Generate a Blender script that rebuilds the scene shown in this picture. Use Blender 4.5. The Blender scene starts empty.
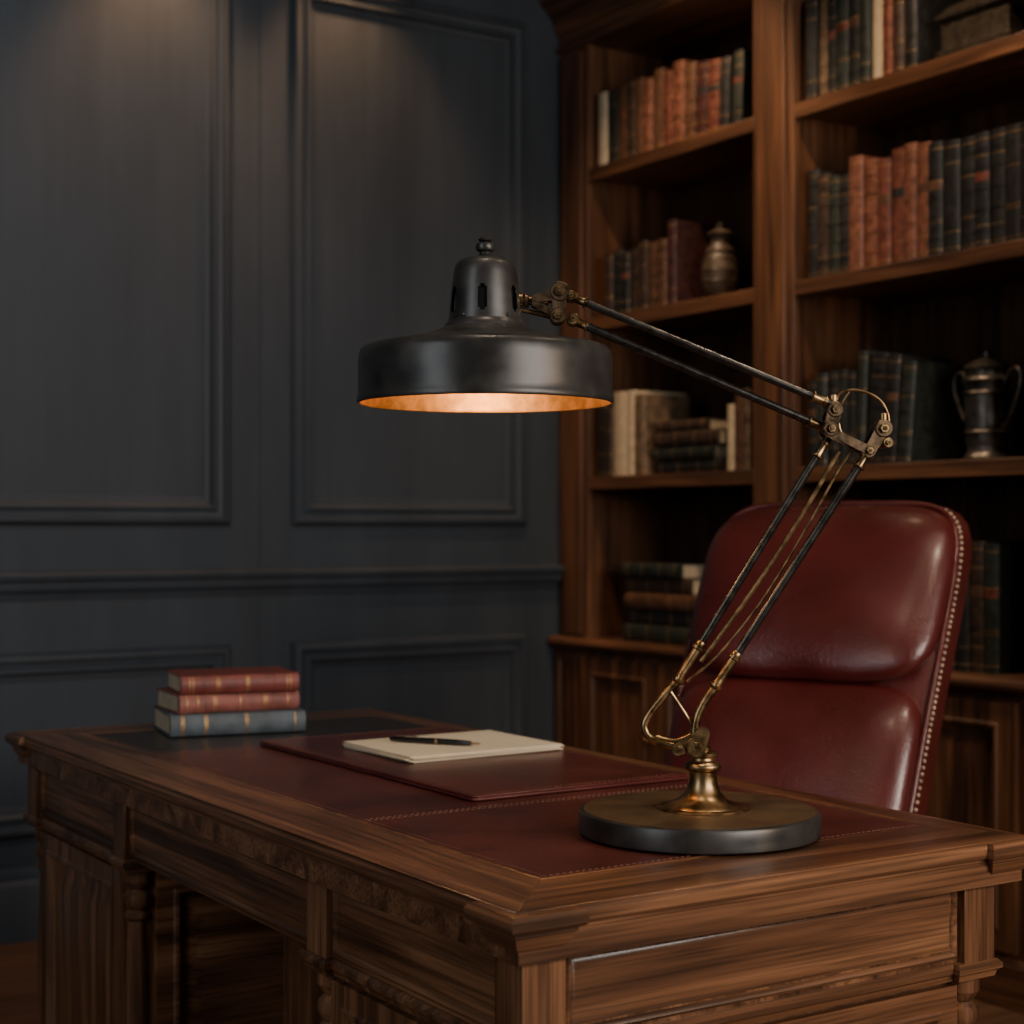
import bpy, bmesh, math, random
from mathutils import Vector, Matrix
random.seed(7)
R = math.radians
col = bpy.context.scene.collection

# ------------------------------------------------------------------ materials
def newmat(name):
    m = bpy.data.materials.new(name); m.use_nodes = True
    nt = m.node_tree; b = nt.nodes["Principled BSDF"]
    return m, nt, b
def N(nt, t, **kw):
    n = nt.nodes.new(t)
    for k, v in kw.items(): setattr(n, k, v)
    return n
def ramp(nt, stops):
    r = N(nt, "ShaderNodeValToRGB"); e = r.color_ramp.elements
    while len(e) < len(stops): e.new(0.5)
    for i, (p, c) in enumerate(stops):
        e[i].position = p; e[i].color = (c[0], c[1], c[2], 1)
    return r
def coords(nt, scale):
    tc = N(nt, "ShaderNodeTexCoord"); mp = N(nt, "ShaderNodeMapping")
    mp.inputs["Scale"].default_value = scale
    nt.links.new(tc.outputs["Object"], mp.inputs["Vector"]); return mp
def wood(name, axis, dark, mid, light, rough=0.33, coat=0.4, sc=1.0, fib=0.75):
    m, nt, b = newmat(name); L = nt.links.new
    s = [24*sc]*3; s[axis] = 1.5*sc
    mp = coords(nt, s)
    n1 = N(nt, "ShaderNodeTexNoise"); n1.inputs["Scale"].default_value = 1.0
    n1.inputs["Detail"].default_value = 6; n1.inputs["Distortion"].default_value = 0.7
    L(mp.outputs[0], n1.inputs["Vector"])
    r1 = ramp(nt, [(0.34, dark), (0.5, mid), (0.68, light)])
    L(n1.outputs[0], r1.inputs[0])
    s2 = [210*sc]*3; s2[axis] = 4.5*sc
    mp2 = coords(nt, s2)
    n2 = N(nt, "ShaderNodeTexNoise"); n2.inputs["Scale"].default_value = 1.0; n2.inputs["Detail"].default_value = 3
    L(mp2.outputs[0], n2.inputs["Vector"])
    r2 = ramp(nt, [(0.38, (0.38,)*3), (0.56, (1,)*3)])
    L(n2.outputs[0], r2.inputs[0])
    mx = N(nt, "ShaderNodeMix", data_type='RGBA', blend_type='MULTIPLY'); mx.inputs[0].default_value = fib
    L(r1.outputs[0], mx.inputs[6]); L(r2.outputs[0], mx.inputs[7])
    L(mx.outputs[2], b.inputs["Base Color"])
    bp = N(nt, "ShaderNodeBump"); bp.inputs["Strength"].default_value = 0.16; bp.inputs["Distance"].default_value = 0.002
    L(n2.outputs[0], bp.inputs["Height"]); L(bp.outputs[0], b.inputs["Normal"])
    b.inputs["Roughness"].default_value = rough
    b.inputs["Coat Weight"].default_value = coat; b.inputs["Coat Roughness"].default_value = 0.24
    return m
def leather(name, c1, c2, rough=0.38, coat=0.2, bump=0.25, sc=350, lo=3.0):
    m, nt, b = newmat(name); L = nt.links.new
    mp = coords(nt, (1, 1, 1))
    n1 = N(nt, "ShaderNodeTexNoise"); n1.inputs["Scale"].default_value = lo; n1.inputs["Detail"].default_value = 6
    L(mp.outputs[0], n1.inputs["Vector"])
    r1 = ramp(nt, [(0.3, c1), (0.7, c2)]); L(n1.outputs[0], r1.inputs[0]); L(r1.outputs[0], b.inputs["Base Color"])
    v = N(nt, "ShaderNodeTexVoronoi"); v.inputs["Scale"].default_value = sc
    L(mp.outputs[0], v.inputs["Vector"])
    n3 = N(nt, "ShaderNodeTexNoise"); n3.inputs["Scale"].default_value = 14; n3.inputs["Detail"].default_value = 4
    L(mp.outputs[0], n3.inputs["Vector"])
    ad = N(nt, "ShaderNodeMath", operation='MULTIPLY_ADD'); ad.inputs[1].default_value = 3.0
    L(n3.outputs[0], ad.inputs[0]); L(v.outputs["Distance"], ad.inputs[2])
    bp = N(nt, "ShaderNodeBump"); bp.inputs["Strength"].default_value = bump; bp.inputs["Distance"].default_value = 0.0015
    L(ad.outputs[0], bp.inputs["Height"]); L(bp.outputs[0], b.inputs["Normal"])
    rr = N(nt, "ShaderNodeMapRange"); rr.inputs[3].default_value = rough-0.08; rr.inputs[4].default_value = rough+0.12
    L(n1.outputs[0], rr.inputs[0]); L(rr.outputs[0], b.inputs["Roughness"])
    b.inputs["Coat Weight"].default_value = coat; b.inputs["Coat Roughness"].default_value = 0.22
    return m
def plain(name, c, rough=0.5, metal=0.0, var=0.25, sc=25, bump=0.05, c2=None):
    m, nt, b = newmat(name); L = nt.links.new
    mp = coords(nt, (1, 1, 1))
    n1 = N(nt, "ShaderNodeTexNoise"); n1.inputs["Scale"].default_value = sc; n1.inputs["Detail"].default_value = 5
    L(mp.outputs[0], n1.inputs["Vector"])
    d = tuple(x*(1-var) for x in c); l = c2 if c2 else tuple(min(1, x*(1+var)) for x in c)
    r1 = ramp(nt, [(0.35, d), (0.65, l)]); L(n1.outputs[0], r1.inputs[0]); L(r1.outputs[0], b.inputs["Base Color"])
    rr = N(nt, "ShaderNodeMapRange"); rr.inputs[3].default_value = max(0.02, rough-0.1); rr.inputs[4].default_value = min(1, rough+0.1)
    L(n1.outputs[0], rr.inputs[0]); L(rr.outputs[0], b.inputs["Roughness"])
    b.inputs["Metallic"].default_value = metal
    if bump:
        bp = N(nt, "ShaderNodeBump"); bp.inputs["Strength"].default_value = bump; bp.inputs["Distance"].default_value = 0.001
        L(n1.outputs[0], bp.inputs["Height"]); L(bp.outputs[0], b.inputs["Normal"])
    return m

WD = ((0.068, 0.0285, 0.0130), (0.170, 0.074, 0.0340), (0.300, 0.140, 0.066))
desk_x = wood("desk_walnut_x", 0, *WD)
desk_y = wood("desk_walnut_y", 1, *WD)
desk_z = wood("desk_walnut_z", 2, *WD)
WB = ((0.044, 0.0175, 0.0078), (0.108, 0.045, 0.0200), (0.180, 0.078, 0.035))
case_y = wood("bookcase_wood_y", 1, *WB, rough=0.45, coat=0.12, sc=0.8)
case_z = wood("bookcase_wood_z", 2, *WB, rough=0.45, coat=0.12, sc=0.8)
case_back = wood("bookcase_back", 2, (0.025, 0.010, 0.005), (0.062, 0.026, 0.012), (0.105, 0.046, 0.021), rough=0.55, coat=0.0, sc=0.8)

def wallpaint():
    m, nt, b = newmat("slate_blue_paint"); L = nt.links.new
    mp = coords(nt, (4, 4, 0.7))
    n1 = N(nt, "ShaderNodeTexNoise"); n1.inputs["Scale"].default_value = 1.0; n1.inputs["Detail"].default_value = 8; n1.inputs["Roughness"].default_value = 0.62
    L(mp.outputs[0], n1.inputs["Vector"])
    mp3 = coords(nt, (42, 42, 1.6))
    n4 = N(nt, "ShaderNodeTexNoise"); n4.inputs["Scale"].default_value = 1.0; n4.inputs["Detail"].default_value = 4
    L(mp3.outputs[0], n4.inputs["Vector"])
    av = N(nt, "ShaderNodeMath", operation='MULTIPLY_ADD'); av.inputs[1].default_value = 0.18
    sb = N(nt, "ShaderNodeMath", operation='MULTIPLY'); sb.inputs[1].default_value = 0.82
    L(n1.outputs[0], sb.inputs[0]); L(n4.outputs[0], av.inputs[0]); L(sb.outputs[0], av.inputs[2])
    r1 = ramp(nt, [(0.34, (0.025, 0.032, 0.041)), (0.50, (0.034, 0.043, 0.054)), (0.68, (0.045, 0.056, 0.069))])
    L(av.outputs[0], r1.inputs[0]); L(r1.outputs[0], b.inputs["Base Color"])
    rr = N(nt, "ShaderNodeMapRange"); rr.inputs[3].default_value = 0.50; rr.inputs[4].default_value = 0.70
    L(n1.outputs[0], rr.inputs[0]); L(rr.outputs[0], b.inputs["Roughness"])
    b.inputs["Specular IOR Level"].default_value = 0.4
    mp2 = coords(nt, (120, 120, 4))
    n2 = N(nt, "ShaderNodeTexNoise"); n2.inputs["Scale"].default_value = 1.0; n2.inputs["Detail"].default_value = 4
    L(mp2.outputs[0], n2.inputs["Vector"])
    bp = N(nt, "ShaderNodeBump"); bp.inputs["Strength"].default_value = 0.15; bp.inputs["Distance"].default_value = 0.001
    L(n2.outputs[0], bp.inputs["Height"]); L(bp.outputs[0], b.inputs["Normal"])
    return m
paint = wallpaint()
ceil_m = plain("ceiling_plaster", (0.22, 0.21, 0.19), 0.9, sc=4)
def floorm():
    m, nt, b = newmat("floor_boards"); L = nt.links.new
    mp = coords(nt, (1, 1, 1))
    br = N(nt, "ShaderNodeTexBrick"); br.inputs["Scale"].default_value = 1.0
    br.inputs["Brick Width"].default_value = 1.6; br.inputs["Row Height"].default_value = 0.14; br.inputs["Mortar Size"].default_value = 0.002
    br.inputs["Color1"].default_value = (0.08, 0.039, 0.021, 1); br.inputs["Color2"].default_value = (0.12, 0.060, 0.032, 1); br.inputs["Mortar"].default_value = (0.01, 0.005, 0.003, 1)
    L(mp.outputs[0], br.inputs["Vector"])
    mp2 = coords(nt, (3, 60, 1)); n = N(nt, "ShaderNodeTexNoise"); n.inputs["Scale"].default_value = 1; n.inputs["Detail"].default_value = 5
    L(mp2.outputs[0], n.inputs["Vector"]); r = ramp(nt, [(0.3, (0.5,)*3), (0.7, (1.1,)*3)]); L(n.outputs[0], r.inputs[0])
    mx = N(nt, "ShaderNodeMix", data_type='RGBA', blend_type='MULTIPLY'); mx.inputs[0].default_value = 0.8
    L(br.outputs[0], mx.inputs[6]); L(r.outputs[0], mx.inputs[7]); L(mx.outputs[2], b.inputs["Base Color"])
    b.inputs["Roughness"].default_value = 0.45
    return m
floor_m = floorm()

chair_l = leather("chair_oxblood_leather", (0.064, 0.0085, 0.0082), (0.118, 0.0180, 0.0160), rough=0.28, coat=0.45, bump=0.40, sc=260, lo=5)
top_l = leather("desk_red_leather", (0.050, 0.0125, 0.0105), (0.100, 0.0250, 0.0195), rough=0.31, coat=0.3, bump=0.35, sc=380, lo=7)
top_refl = leather("desk_leather_dark_reflection", (0.016, 0.014, 0.015), (0.026, 0.022, 0.022), rough=0.34, coat=0.2, bump=0.3, sc=380)  # dark reflection on the far desk top, painted in as leather colour
pad_l = leather("pad_leather", (0.058, 0.0115, 0.0105), (0.105, 0.0220, 0.0190), rough=0.30, coat=0.3, bump=0.3, sc=380, lo=9)
stitch = plain("stitch_thread", (0.17, 0.08, 0.045), 0.7)
gold = plain("gold_tooling", (0.42, 0.25, 0.10), 0.45, metal=0.7)
brass = plain("aged_brass", (0.26, 0.165, 0.078), 0.34, metal=1.0, var=0.5, sc=60, bump=0.1, c2=(0.48, 0.32, 0.16))
bronze = plain("dark_bronze", (0.09, 0.062, 0.038), 0.40, metal=0.9, var=0.5, sc=90, bump=0.25, c2=(0.17, 0.115, 0.07))
gun = plain("gunmetal_paint", (0.042, 0.041, 0.040), 0.36, metal=0.5, var=0.25, sc=22, bump=0.25, c2=(0.068, 0.066, 0.063))
rod_m = plain("rod_dark_steel", (0.08, 0.075, 0.070), 0.28, metal=0.9, var=0.3, sc=60, bump=0.05)
basetop = plain("base_brushed_bronze", (0.16, 0.112, 0.063), 0.40, metal=0.7, var=0.25, sc=16, bump=0.04)
black = plain("black_void", (0.003, 0.003, 0.003), 0.9, bump=0)
inner = plain("shade_inner_gilt", (0.62, 0.36, 0.14), 0.38, metal=0.85, var=0.2, sc=70, bump=0.35)
cream = plain("aged_paper", (0.50, 0.41, 0.28), 0.8, var=0.12, sc=30)
papm = plain("letter_paper", (0.70, 0.60, 0.44), 0.8, var=0.04, sc=12, bump=0.02)
pewter = plain("pewter", (0.11, 0.10, 0.088), 0.38, metal=0.9, var=0.5, sc=30, bump=0.2)
ceram = plain("vase_glaze", (0.060, 0.042, 0.028), 0.45, var=0.5, sc=25, bump=0.2)
casket_m = plain("casket_bronze", (0.035, 0.028, 0.02), 0.5, metal=0.5, var=0.4, sc=60, bump=0.3)
penm = plain("pen_lacquer", (0.008, 0.008, 0.009), 0.2, var=0.1)
nail = plain("nailhead", (0.60, 0.46, 0.34), 0.45, metal=0.35)
bc = {
 'k': (0.013, 0.013, 0.013), 'g': (0.018, 0.023, 0.018), 'n': (0.036, 0.021, 0.014), 'b': (0.080, 0.037, 0.020),
 'r': (0.110, 0.031, 0.019), 'o': (0.140, 0.052, 0.031), 't': (0.14, 0.09, 0.052), 'c': (0.48, 0.39, 0.26), 's': (0.035, 0.05, 0.065), 'm': (0.15, 0.03, 0.026), 'd':(0.045,0.014,0.012)}
bookm = {k: plain("bookcloth_"+k, v, 0.5, var=(0.12 if k == 'c' else 0.35), sc=45, bump=0.15) for k, v in bc.items()}
blue_b = plain("stack_blue_cloth", (0.075, 0.097, 0.118), 0.6, var=0.25, sc=40, bump=0.2)
red_b = plain("stack_red_cloth", (0.19, 0.043, 0.036), 0.5, var=0.25, sc=40, bump=0.2)
red_b2 = plain("stack_faded_red_cloth", (0.24, 0.078, 0.065), 0.55, var=0.25, sc=40, bump=0.2)

# ------------------------------------------------------------------ mesh kit
def empty(name, loc=(0, 0, 0), rz=0):
    e = bpy.data.objects.new(name, None); e.location = loc; e.rotation_euler = (0, 0, rz); e.empty_display_size = 0.1
    col.objects.link(e); return e
class M:
    def __init__(s, name, mats, parent=None, bevel=0, seg=2, ang=35, flat=False):
        s.bm = bmesh.new(); s.name = name; s.mats = mats; s.parent = parent; s.bevel = bevel; s.seg = seg; s.ang = ang
        s.T = Matrix.Identity(4)
    def v(s, p): return s.bm.verts.new(s.T @ Vector(p))
    def f(s, vs, mi=0):
        try:
            f = s.bm.faces.new(vs); f.material_index = mi; f.smooth = True; return f
        except ValueError: return None
    def box(s, lo, hi, mi=0):
        x0, y0, z0 = lo; x1, y1, z1 = hi
        v = [s.v(p) for p in ((x0,y0,z0),(x1,y0,z0),(x1,y1,z0),(x0,y1,z0),(x0,y0,z1),(x1,y0,z1),(x1,y1,z1),(x0,y1,z1))]
        for q in ((0,3,2,1),(4,5,6,7),(0,1,5,4),(1,2,6,5),(2,3,7,6),(3,0,4,7)): s.f([v[i] for i in q], mi)
    def prism(s, poly, z0, z1, mi=0):
        a = [s.v((x, y, z0)) for x, y in poly]; b = [s.v((x, y, z1)) for x, y in poly]
        n = len(poly); s.f(a[::-1], mi); s.f(b, mi)
        for i in range(n): s.f([a[i], a[(i+1) % n], b[(i+1) % n], b[i]], mi)
    def loft(s, poly, prof, mp=None, mi=0, cap0=False, cap1=False, mis=None):
        """poly CCW; prof = list of (outward offset, height); mp(a,b,h)->xyz ; mitred"""
        if mp is None: mp = lambda a, b, h: (a, b, h)
        n = len(poly); nrm = []
        for i in range(n):
            p = Vector(poly[i-1]); c = Vector(poly[i]); q = Vector(poly[(i+1) % n])
            e1 = (c-p).normalized(); e2 = (q-c).normalized()
            n1 = Vector((e1.y, -e1.x)); n2 = Vector((e2.y, -e2.x))
            nrm.append((n1+n2)/(1+n1.dot(n2)))
        rings = []
        for o, h in prof:
            rings.append([s.v(mp(poly[i][0]+nrm[i].x*o, poly[i][1]+nrm[i].y*o, h)) for i in range(n)])
        for r0, r1 in zip(rings, rings[1:]):
            for i in range(n):
                j = (i+1) % n
                m_ = mis[i] if mis else mi
                s.f([r0[i], r0[j], r1[j], r1[i]], m_)
        if cap0: s.f(rings[0][::-1], mi)
        if cap1: s.f(rings[-1], mi)
    def lathe(s, prof, c=(0, 0, 0), seg=48, mi=0, axis='z', skip=None):
        rings = []
        for r, h in prof:
            if r < 1e-6:
                rings.append([None, s.v(s.ax((0, 0, h), c, axis))])
            else:
                rings.append([s.v(s.ax((r*math.cos(2*math.pi*i/seg), r*math.sin(2*math.pi*i/seg), h), c, axis)) for i in range(seg)])
        for k, (a, b) in enumerate(zip(rings, rings[1:])):
            for i in range(seg):
                j = (i+1) % seg
                if skip and skip(k, i): continue
                if a[0] is None and b[0] is None: continue
                if a[0] is None: s.f([a[1], b[j], b[i]][::-1], mi)
                elif b[0] is None: s.f([a[i], a[j], b[1]], mi)
                else: s.f([a[i], a[j], b[j], b[i]], mi)
    @staticmethod
    def ax(p, c, axis):
        x, y, z = p
        if axis == 'y': x, y, z = x, z, -y
        if axis == 'x': x, y, z = z, y, -x
        return (x+c[0], y+c[1], z+c[2])
    def cyl(s, c, r, l, axis='y', mi=0, seg=24, ch=0.12):
        k = r*ch
        s.lathe([(0, -l/2), (r-k, -l/2), (r, -l/2+k), (r, l/2-k), (r-k, l/2), (0, l/2)], c, seg, mi, axis)
    def tube(s, pts, r, mi=0, seg=12, smooth=0, rr=None):
        pts = [Vector(p) for p in pts]
        if smooth:
            P = []; n = len(pts)
            for i in range(n-1):
                p0 = pts[max(i-1, 0)]; p1 = pts[i]; p2 = pts[i+1]; p3 = pts[min(i+2, n-1)]
                for k in range(smooth):
                    t = k/smooth
                    P.append(0.5*((2*p1)+(-p0+p2)*t+(2*p0-5*p1+4*p2-p3)*t*t+(-p0+3*p1-3*p2+p3)*t**3))
            P.append(pts[-1]); pts = P
        rings = []; up = Vector((0, 1, 0.01)).normalized()
        for i, p in enumerate(pts):
            d = (pts[min(i+1, len(pts)-1)]-pts[max(i-1, 0)]).normalized()
            if abs(d.dot(up)) > 0.95: up = Vector((0, 0, 1)) if abs(d.z) < 0.9 else Vector((1, 0, 0))
            a = d.cross(up).normalized(); b = a.cross(d).normalized()
            q = rr[i] if rr else r
            rings.append([s.v(p+a*q*math.cos(2*math.pi*k/seg)+b*q*math.sin(2*math.pi*k/seg)) for k in range(seg)])
        for A, B in zip(rings, rings[1:]):
            for i in range(seg):
                j = (i+1) % seg; s.f([A[i], A[j], B[j], B[i]], mi)
        s.f(rings[0][::-1], mi); s.f(rings[-1], mi)
    def ball(s, c, r, mi=0, u=12, v=8, sz=1.0):
        prof = [(r*math.sin(math.pi*i/v), -r*sz*math.cos(math.pi*i/v)) for i in range(v+1)]
        prof[0] = (0, -r*sz); prof[-1] = (0, r*sz)
        s.lathe(prof, c, u, mi)
    def quadric(s, c, h, pxz=5.0, q=2.5, n=14, fn=None, mi=0):
        vm = {}
        def P(x, y, z):
            key = (round(x, 5), round(y, 5), round(z, 5))
            if key not in vm:
                m = ((abs(x)**pxz+abs(z)**pxz)**(q/pxz)+abs(y)**q)**(1/q)
                p = Vector((c[0]+h[0]*x/m, c[1]+h[1]*y/m, c[2]+h[2]*z/m))
                if fn: p = fn(p)
                vm[key] = s.v(p)
            return vm[key]
        g = [math.tan((-1+2*i/n)*math.pi/4) for i in range(n+1)]
        for i in range(n):
            for j in range(n):
                a0, a1, b0, b1 = g[i], g[i+1], g[j], g[j+1]
                for sg in (-1, 1):
                    for F in (lambda a, b: (a, b, sg), lambda a, b: (sg, a, b), lambda a, b: (b, sg, a)):
                        q4 = [P(*F(a0, b0)), P(*F(a1, b0)), P(*F(a1, b1)), P(*F(a0, b1))]
                        s.f(q4 if sg > 0 else q4[::-1], mi)
    def done(s, normals=True):
        if normals: bmesh.ops.recalc_face_normals(s.bm, faces=s.bm.faces)
        me = bpy.data.meshes.new(s.name); s.bm.to_mesh(me); s.bm.free()
        for m in s.mats: me.materials.append(m)
        me.set_sharp_from_angle(angle=R(s.ang))
        o = bpy.data.objects.new(s.name, me); col.objects.link(o)
        if s.parent: o.parent = s.parent
        if s.bevel:
            b = o.modifiers.new("bevel", 'BEVEL'); b.width = s.bevel; b.segments = s.seg; b.limit_method = 'ANGLE'; b.angle_limit = R(40)
            b.harden_normals = False
        return o
def rect(a0, a1, b0, b1): return [(a0, b0), (a1, b0), (a1, b1), (a0, b1)]

# ------------------------------------------------------------------ room
X0, X1, Y0, Y1, ZC = -1.7, 3.60, -2.2, 4.625, 3.15
def simple(name, lo, hi, mat):
    m = M(name, [mat]); m.box(lo, hi); return m.done()
simple("floor", (X0-.1, Y0-.1, -0.1), (X1+.1, Y1+.1, 0), floor_m)
simple("ceiling", (X0-.1, Y0-.1, ZC), (X1+.1, Y1+.1, ZC+.1), ceil_m)
simple("wall_back", (X0-.1, Y1, 0), (X1+.1, Y1+.1, ZC), paint)
simple("wall_right", (X1, Y0, 0), (X1+.1, Y1, ZC), paint)
simple("wall_left", (X0-.1, Y0, 0), (X0, Y1, ZC), paint)
simple("wall_front", (X0-.1, Y0-.1, 0), (X1+.1, Y0, ZC), paint)
wm = lambda a, b, h: (a, Y1-h, b)
pf = [(0.0, 0.0), (0.0, 0.014), (-0.010, 0.026), (-0.022, 0.028), (-0.026, 0.018), (-0.040, 0.013), (-0.048, 0.022), (-0.056, 0.022), (-0.064, 0.006), (-0.080, 0.003), (-0.082, 0.0)]
t = M("trim_1", [paint])
for (a, b) in ((-1.09, -0.23), (-0.02, 0.86), (1.106, 1.966), (2.171, 3.03)):
    t.loft(rect(a, b, 1.165, 2.85), pf, wm)
    t.loft(rect(a, b, 0.29, 0.805), pf, wm)
t.done()
def run_x(name, prof, x0=X0, x1=3.12):
    m = M(name, [paint])
    a = [m.v((x0, Y1-h, z)) for h, z in prof]; b = [m.v((x1, Y1-h, z)) for h, z in prof]
    for i in range(len(prof)-1): m.f([a[i], a[i+1], b[i+1], b[i]])
    m.f(a); m.f(b[::-1]); return m.done()
run_x("trim_2", [(0, 0.955), (0.010, 0.955), (0.014, 0.972), (0.026, 0.978), (0.030, 0.990), (0.030, 1.002), (0.042, 1.008), (0.046, 1.022), (0.042, 1.030), (0.0, 1.034)], x1=3.16)
run_x("baseboard_back", [(0, 0), (0.028, 0), (0.028, 0.150), (0.022, 0.165), (0.016, 0.172), (0.016, 0.190), (0.008, 0.204), (0, 0.206)])
run_x("trim_3", [(0, 2.98), (0.02, 2.98), (0.03, 3.02), (0.07, 3.07), (0.10, 3.12), (0.10, ZC-.001), (0, ZC-.001)], x1=3.04)
tv = M("trim_4", [paint])
for x in (2.068, 1.0, -0.125): tv.box((x-0.0015, Y1-0.003, 0.21), (x+0.0015, Y1+.001, 2.97))
tv.done()
wp = empty("window_1")
wf = M("frame", [cream], wp, bevel=0.004)
wx0, wx1, wz0, wz1 = 0.7, 2.9, 0.95, 2.75
wf.box((wx0-.1, Y0, wz0-.1), (wx1+.1, Y0+.05, wz0)); wf.box((wx0-.1, Y0, wz1), (wx1+.1, Y0+.05, wz1+.1))
wf.box((wx0-.1, Y0, wz0), (wx0, Y0+.05, wz1)); wf.box((wx1, Y0, wz0), (wx1+.1, Y0+.05, wz1))
for x in (1.43, 2.16): wf.box((x-.02, Y0, wz0), (x+.02, Y0+.04, wz1))
wf.box((wx0, Y0, 1.83), (wx1, Y0+.04, 1.87)); wf.done()
w2 = empty("added_fill_window")  # unseen window, added to go with the fill light from the left
wf = M("frame", [cream], w2, bevel=0.004)
wy0, wy1 = 0.6, 2.4
wf.box((X0, wy0-.1, wz0-.1), (X0+.05, wy1+.1, wz0)); wf.box((X0, wy0-.1, wz1), (X0+.05, wy1+.1, wz1+.1))
wf.box((X0, wy0-.1, wz0), (X0+.05, wy0, wz1)); wf.box((X0, wy1, wz0), (X0+.05, wy1+.1, wz1))
wf.box((X0, 1.48, wz0), (X0+.04, 1.52, wz1)); wf.box((X0, wy0, 1.83), (X0+.04, wy1, 1.87)); wf.done()

# ------------------------------------------------------------------ desk
dk = empty("desk")
ax0, ax1, ay0, ay1 = 0.896, 1.700, 1.389, 3.195
TZ = 0.76
e = 0.010; cw = 0.085
def breakout(x0, x1, y0, y1, e, w):
    return [(x0-e, y0-e), (x0+w, y0-e), (x0+w, y0), (x1-w, y0), (x1-w, y0-e), (x1+e, y0-e), (x1+e, y0+w), (x1, y0+w),
            (x1, y1-w), (x1+e, y1-w), (x1+e, y1+e), (x1-w, y1+e), (x1-w, y1), (x0+w, y1), (x0+w, y1+e), (x0-e, y1+e), (x0-e, y1-w), (x0, y1-w), (x0, y0+w), (x0-e, y0+w)]
poly = breakout(ax0+e, ax1-e, ay0+e, ay1-e, e, cw)
mis = []
for i in range(len(poly)):
    p, q = poly[i], poly[(i+1) % len(poly)]
    mis.append(1 if abs(p[0]-q[0]) < 1e-6 else 0)
tp = M("top_moulding", [desk_x, desk_y], dk, ang=28)
tp.loft(poly, [(-0.018, TZ), (-0.010, TZ), (-0.004, TZ-.002), (0, TZ-.007), (0, TZ-.016), (-0.003, TZ-.020), (-0.008, TZ-.021), (-0.008, TZ-.025),
               (-0.011, TZ-.027), (-0.013, TZ-.035), (-0.019, TZ-.042), (-0.028, TZ-.047), (-0.030, TZ-.050), (-0.030, TZ-.056), (-0.06, TZ-.058)], mis=mis, cap1=False)
tp.box((ax0+.02, ay0+.02, TZ-.056), (ax1-.02, ay1-.02, TZ-.001))
tp.done()
bo = M("top_border", [desk_x, desk_y], dk, bevel=0.0008, seg=1)
lx0, lx1, ly0, ly1 = 1.020, 1.634, 1.523, 3.070
ox0, ox1, oy0, oy1 = ax0+.012, ax1-.012, ay0+.012, ay1-.012
bo.prism([(ox0, oy0), (ox1, oy0), (lx1, ly0), (lx0, ly0)], TZ-.002, TZ+.0012, 0)
bo.prism([(ox0, oy1), (lx0, ly1), (lx1, ly1), (ox1, oy1)][::-1], TZ-.002, TZ+.0012, 0)
bo.prism([(ox0, oy0), (lx0, ly0), (lx0, ly1), (ox0, oy1)][::-1], TZ-.002, TZ+.0012, 1)
bo.prism([(ox1, oy0), (ox1, oy1), (lx1, ly1), (lx1, ly0)][::-1], TZ-.002, TZ+.0012, 1)
bo.loft(rect(lx0, lx1, ly0, ly1), [(0.002, TZ+.0008), (0.001, TZ+.0018), (-0.003, TZ+.0018), (-0.004, TZ+.0008)])
bo.done()
le = M("leather_inlay", [top_l, top_refl, stitch, gold], dk)
for (a, b, mi) in ((ly0, 1.9595, 0), (1.9605, 2.7495, 0), (2.7505, ly1, 1)):  # far section split off to carry the painted dark reflection
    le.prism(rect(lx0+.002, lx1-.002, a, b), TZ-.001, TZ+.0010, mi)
def stitches(m, p, q, z, mi, l=0.005, g=0.004, w=0.0008):
    p = Vector(p); q = Vector(q); d = (q-p); L = d.length; d.normalize(); n = Vector((-d.y, d.x))*w/2*1.0
    s_ = 0
    while s_ < L-l:
        a = p+d*s_; b = p+d*(s_+l)
        m.prism([tuple(a-n), tuple(b-n), tuple(b+n), tuple(a+n)], z-.0005, z+.0005, mi); s_ += l+g
zl = TZ+.0010
for yy in (1.954, 1.966): stitches(le, (lx0+.01, yy), (lx1-.01, yy), zl, 2)
for d_ in (0.012,):
    stitches(le, (lx0+d_, ly0+.01), (lx0+d_, ly1-.01), zl, 2); stitches(le, (lx1-d_, ly0+.01), (lx1-d_, ly1-.01), zl, 2)
    stitches(le, (lx0+.01, ly0+d_), (lx1-.01, ly0+d_), zl, 2)
le.done()

# body
bx0, bx1 = ax0+.040, ax1-.060; by0, by1 = ay0+.040, ay1-.040
k0, k1 = 1.935, 2.62   # kneehole
FZ0, FZ1 = 0.605, TZ-.05
fr = M("frieze", [desk_x, desk_y, desk_z], dk, bevel=0.0015)
fr.box((bx0+.006, by0+.006, FZ0), (bx1-.006, by1-.006, FZ1), 1)
fr.box((ax0+.05, ay0+.05, FZ1-.004), (ax1-.04, ay1-.05, TZ-.05), 1)
pw = 0.055
def block(x, y):
    fr.box((x-pw/2, y-pw/2, FZ0), (x+pw/2, y+pw/2, FZ1+.001), 2)
cxs = (bx0+pw/2-.006, bx1-pw/2+.006); cys = (by0+pw/2-.006, k0-pw/2, k1+pw/2, by1-pw/2+.006)
for x in cxs:
    for y in cys: block(x, y)
fr.done()
dr = M("drawer_fronts", [desk_x, desk_y, desk_z], dk)
rp = [(0, -0.002), (0, 0.003), (-0.003, 0.005), (-0.006, 0.0035), (-0.009, -0.001), (-0.012, 0.001), (-0.016, 0.001)]
mnx = lambda a, b, h: (bx0+.006-h, -a, b)
mny = lambda a, b, h: (a, by0+.006-h, b)
mpx = lambda a, b, h: (bx1-.006+h, a, b)
mpy = lambda a, b, h: (-a, by1-.006+h, b)
z0, z1 = FZ0+.008, FZ1-.006
ysegs = [(cys[0]+pw/2+.004, cys[1]-pw/2-.004), (k0+.004, k1-.004), (cys[2]+pw/2+.004, cys[3]-pw/2-.004)]
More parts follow.
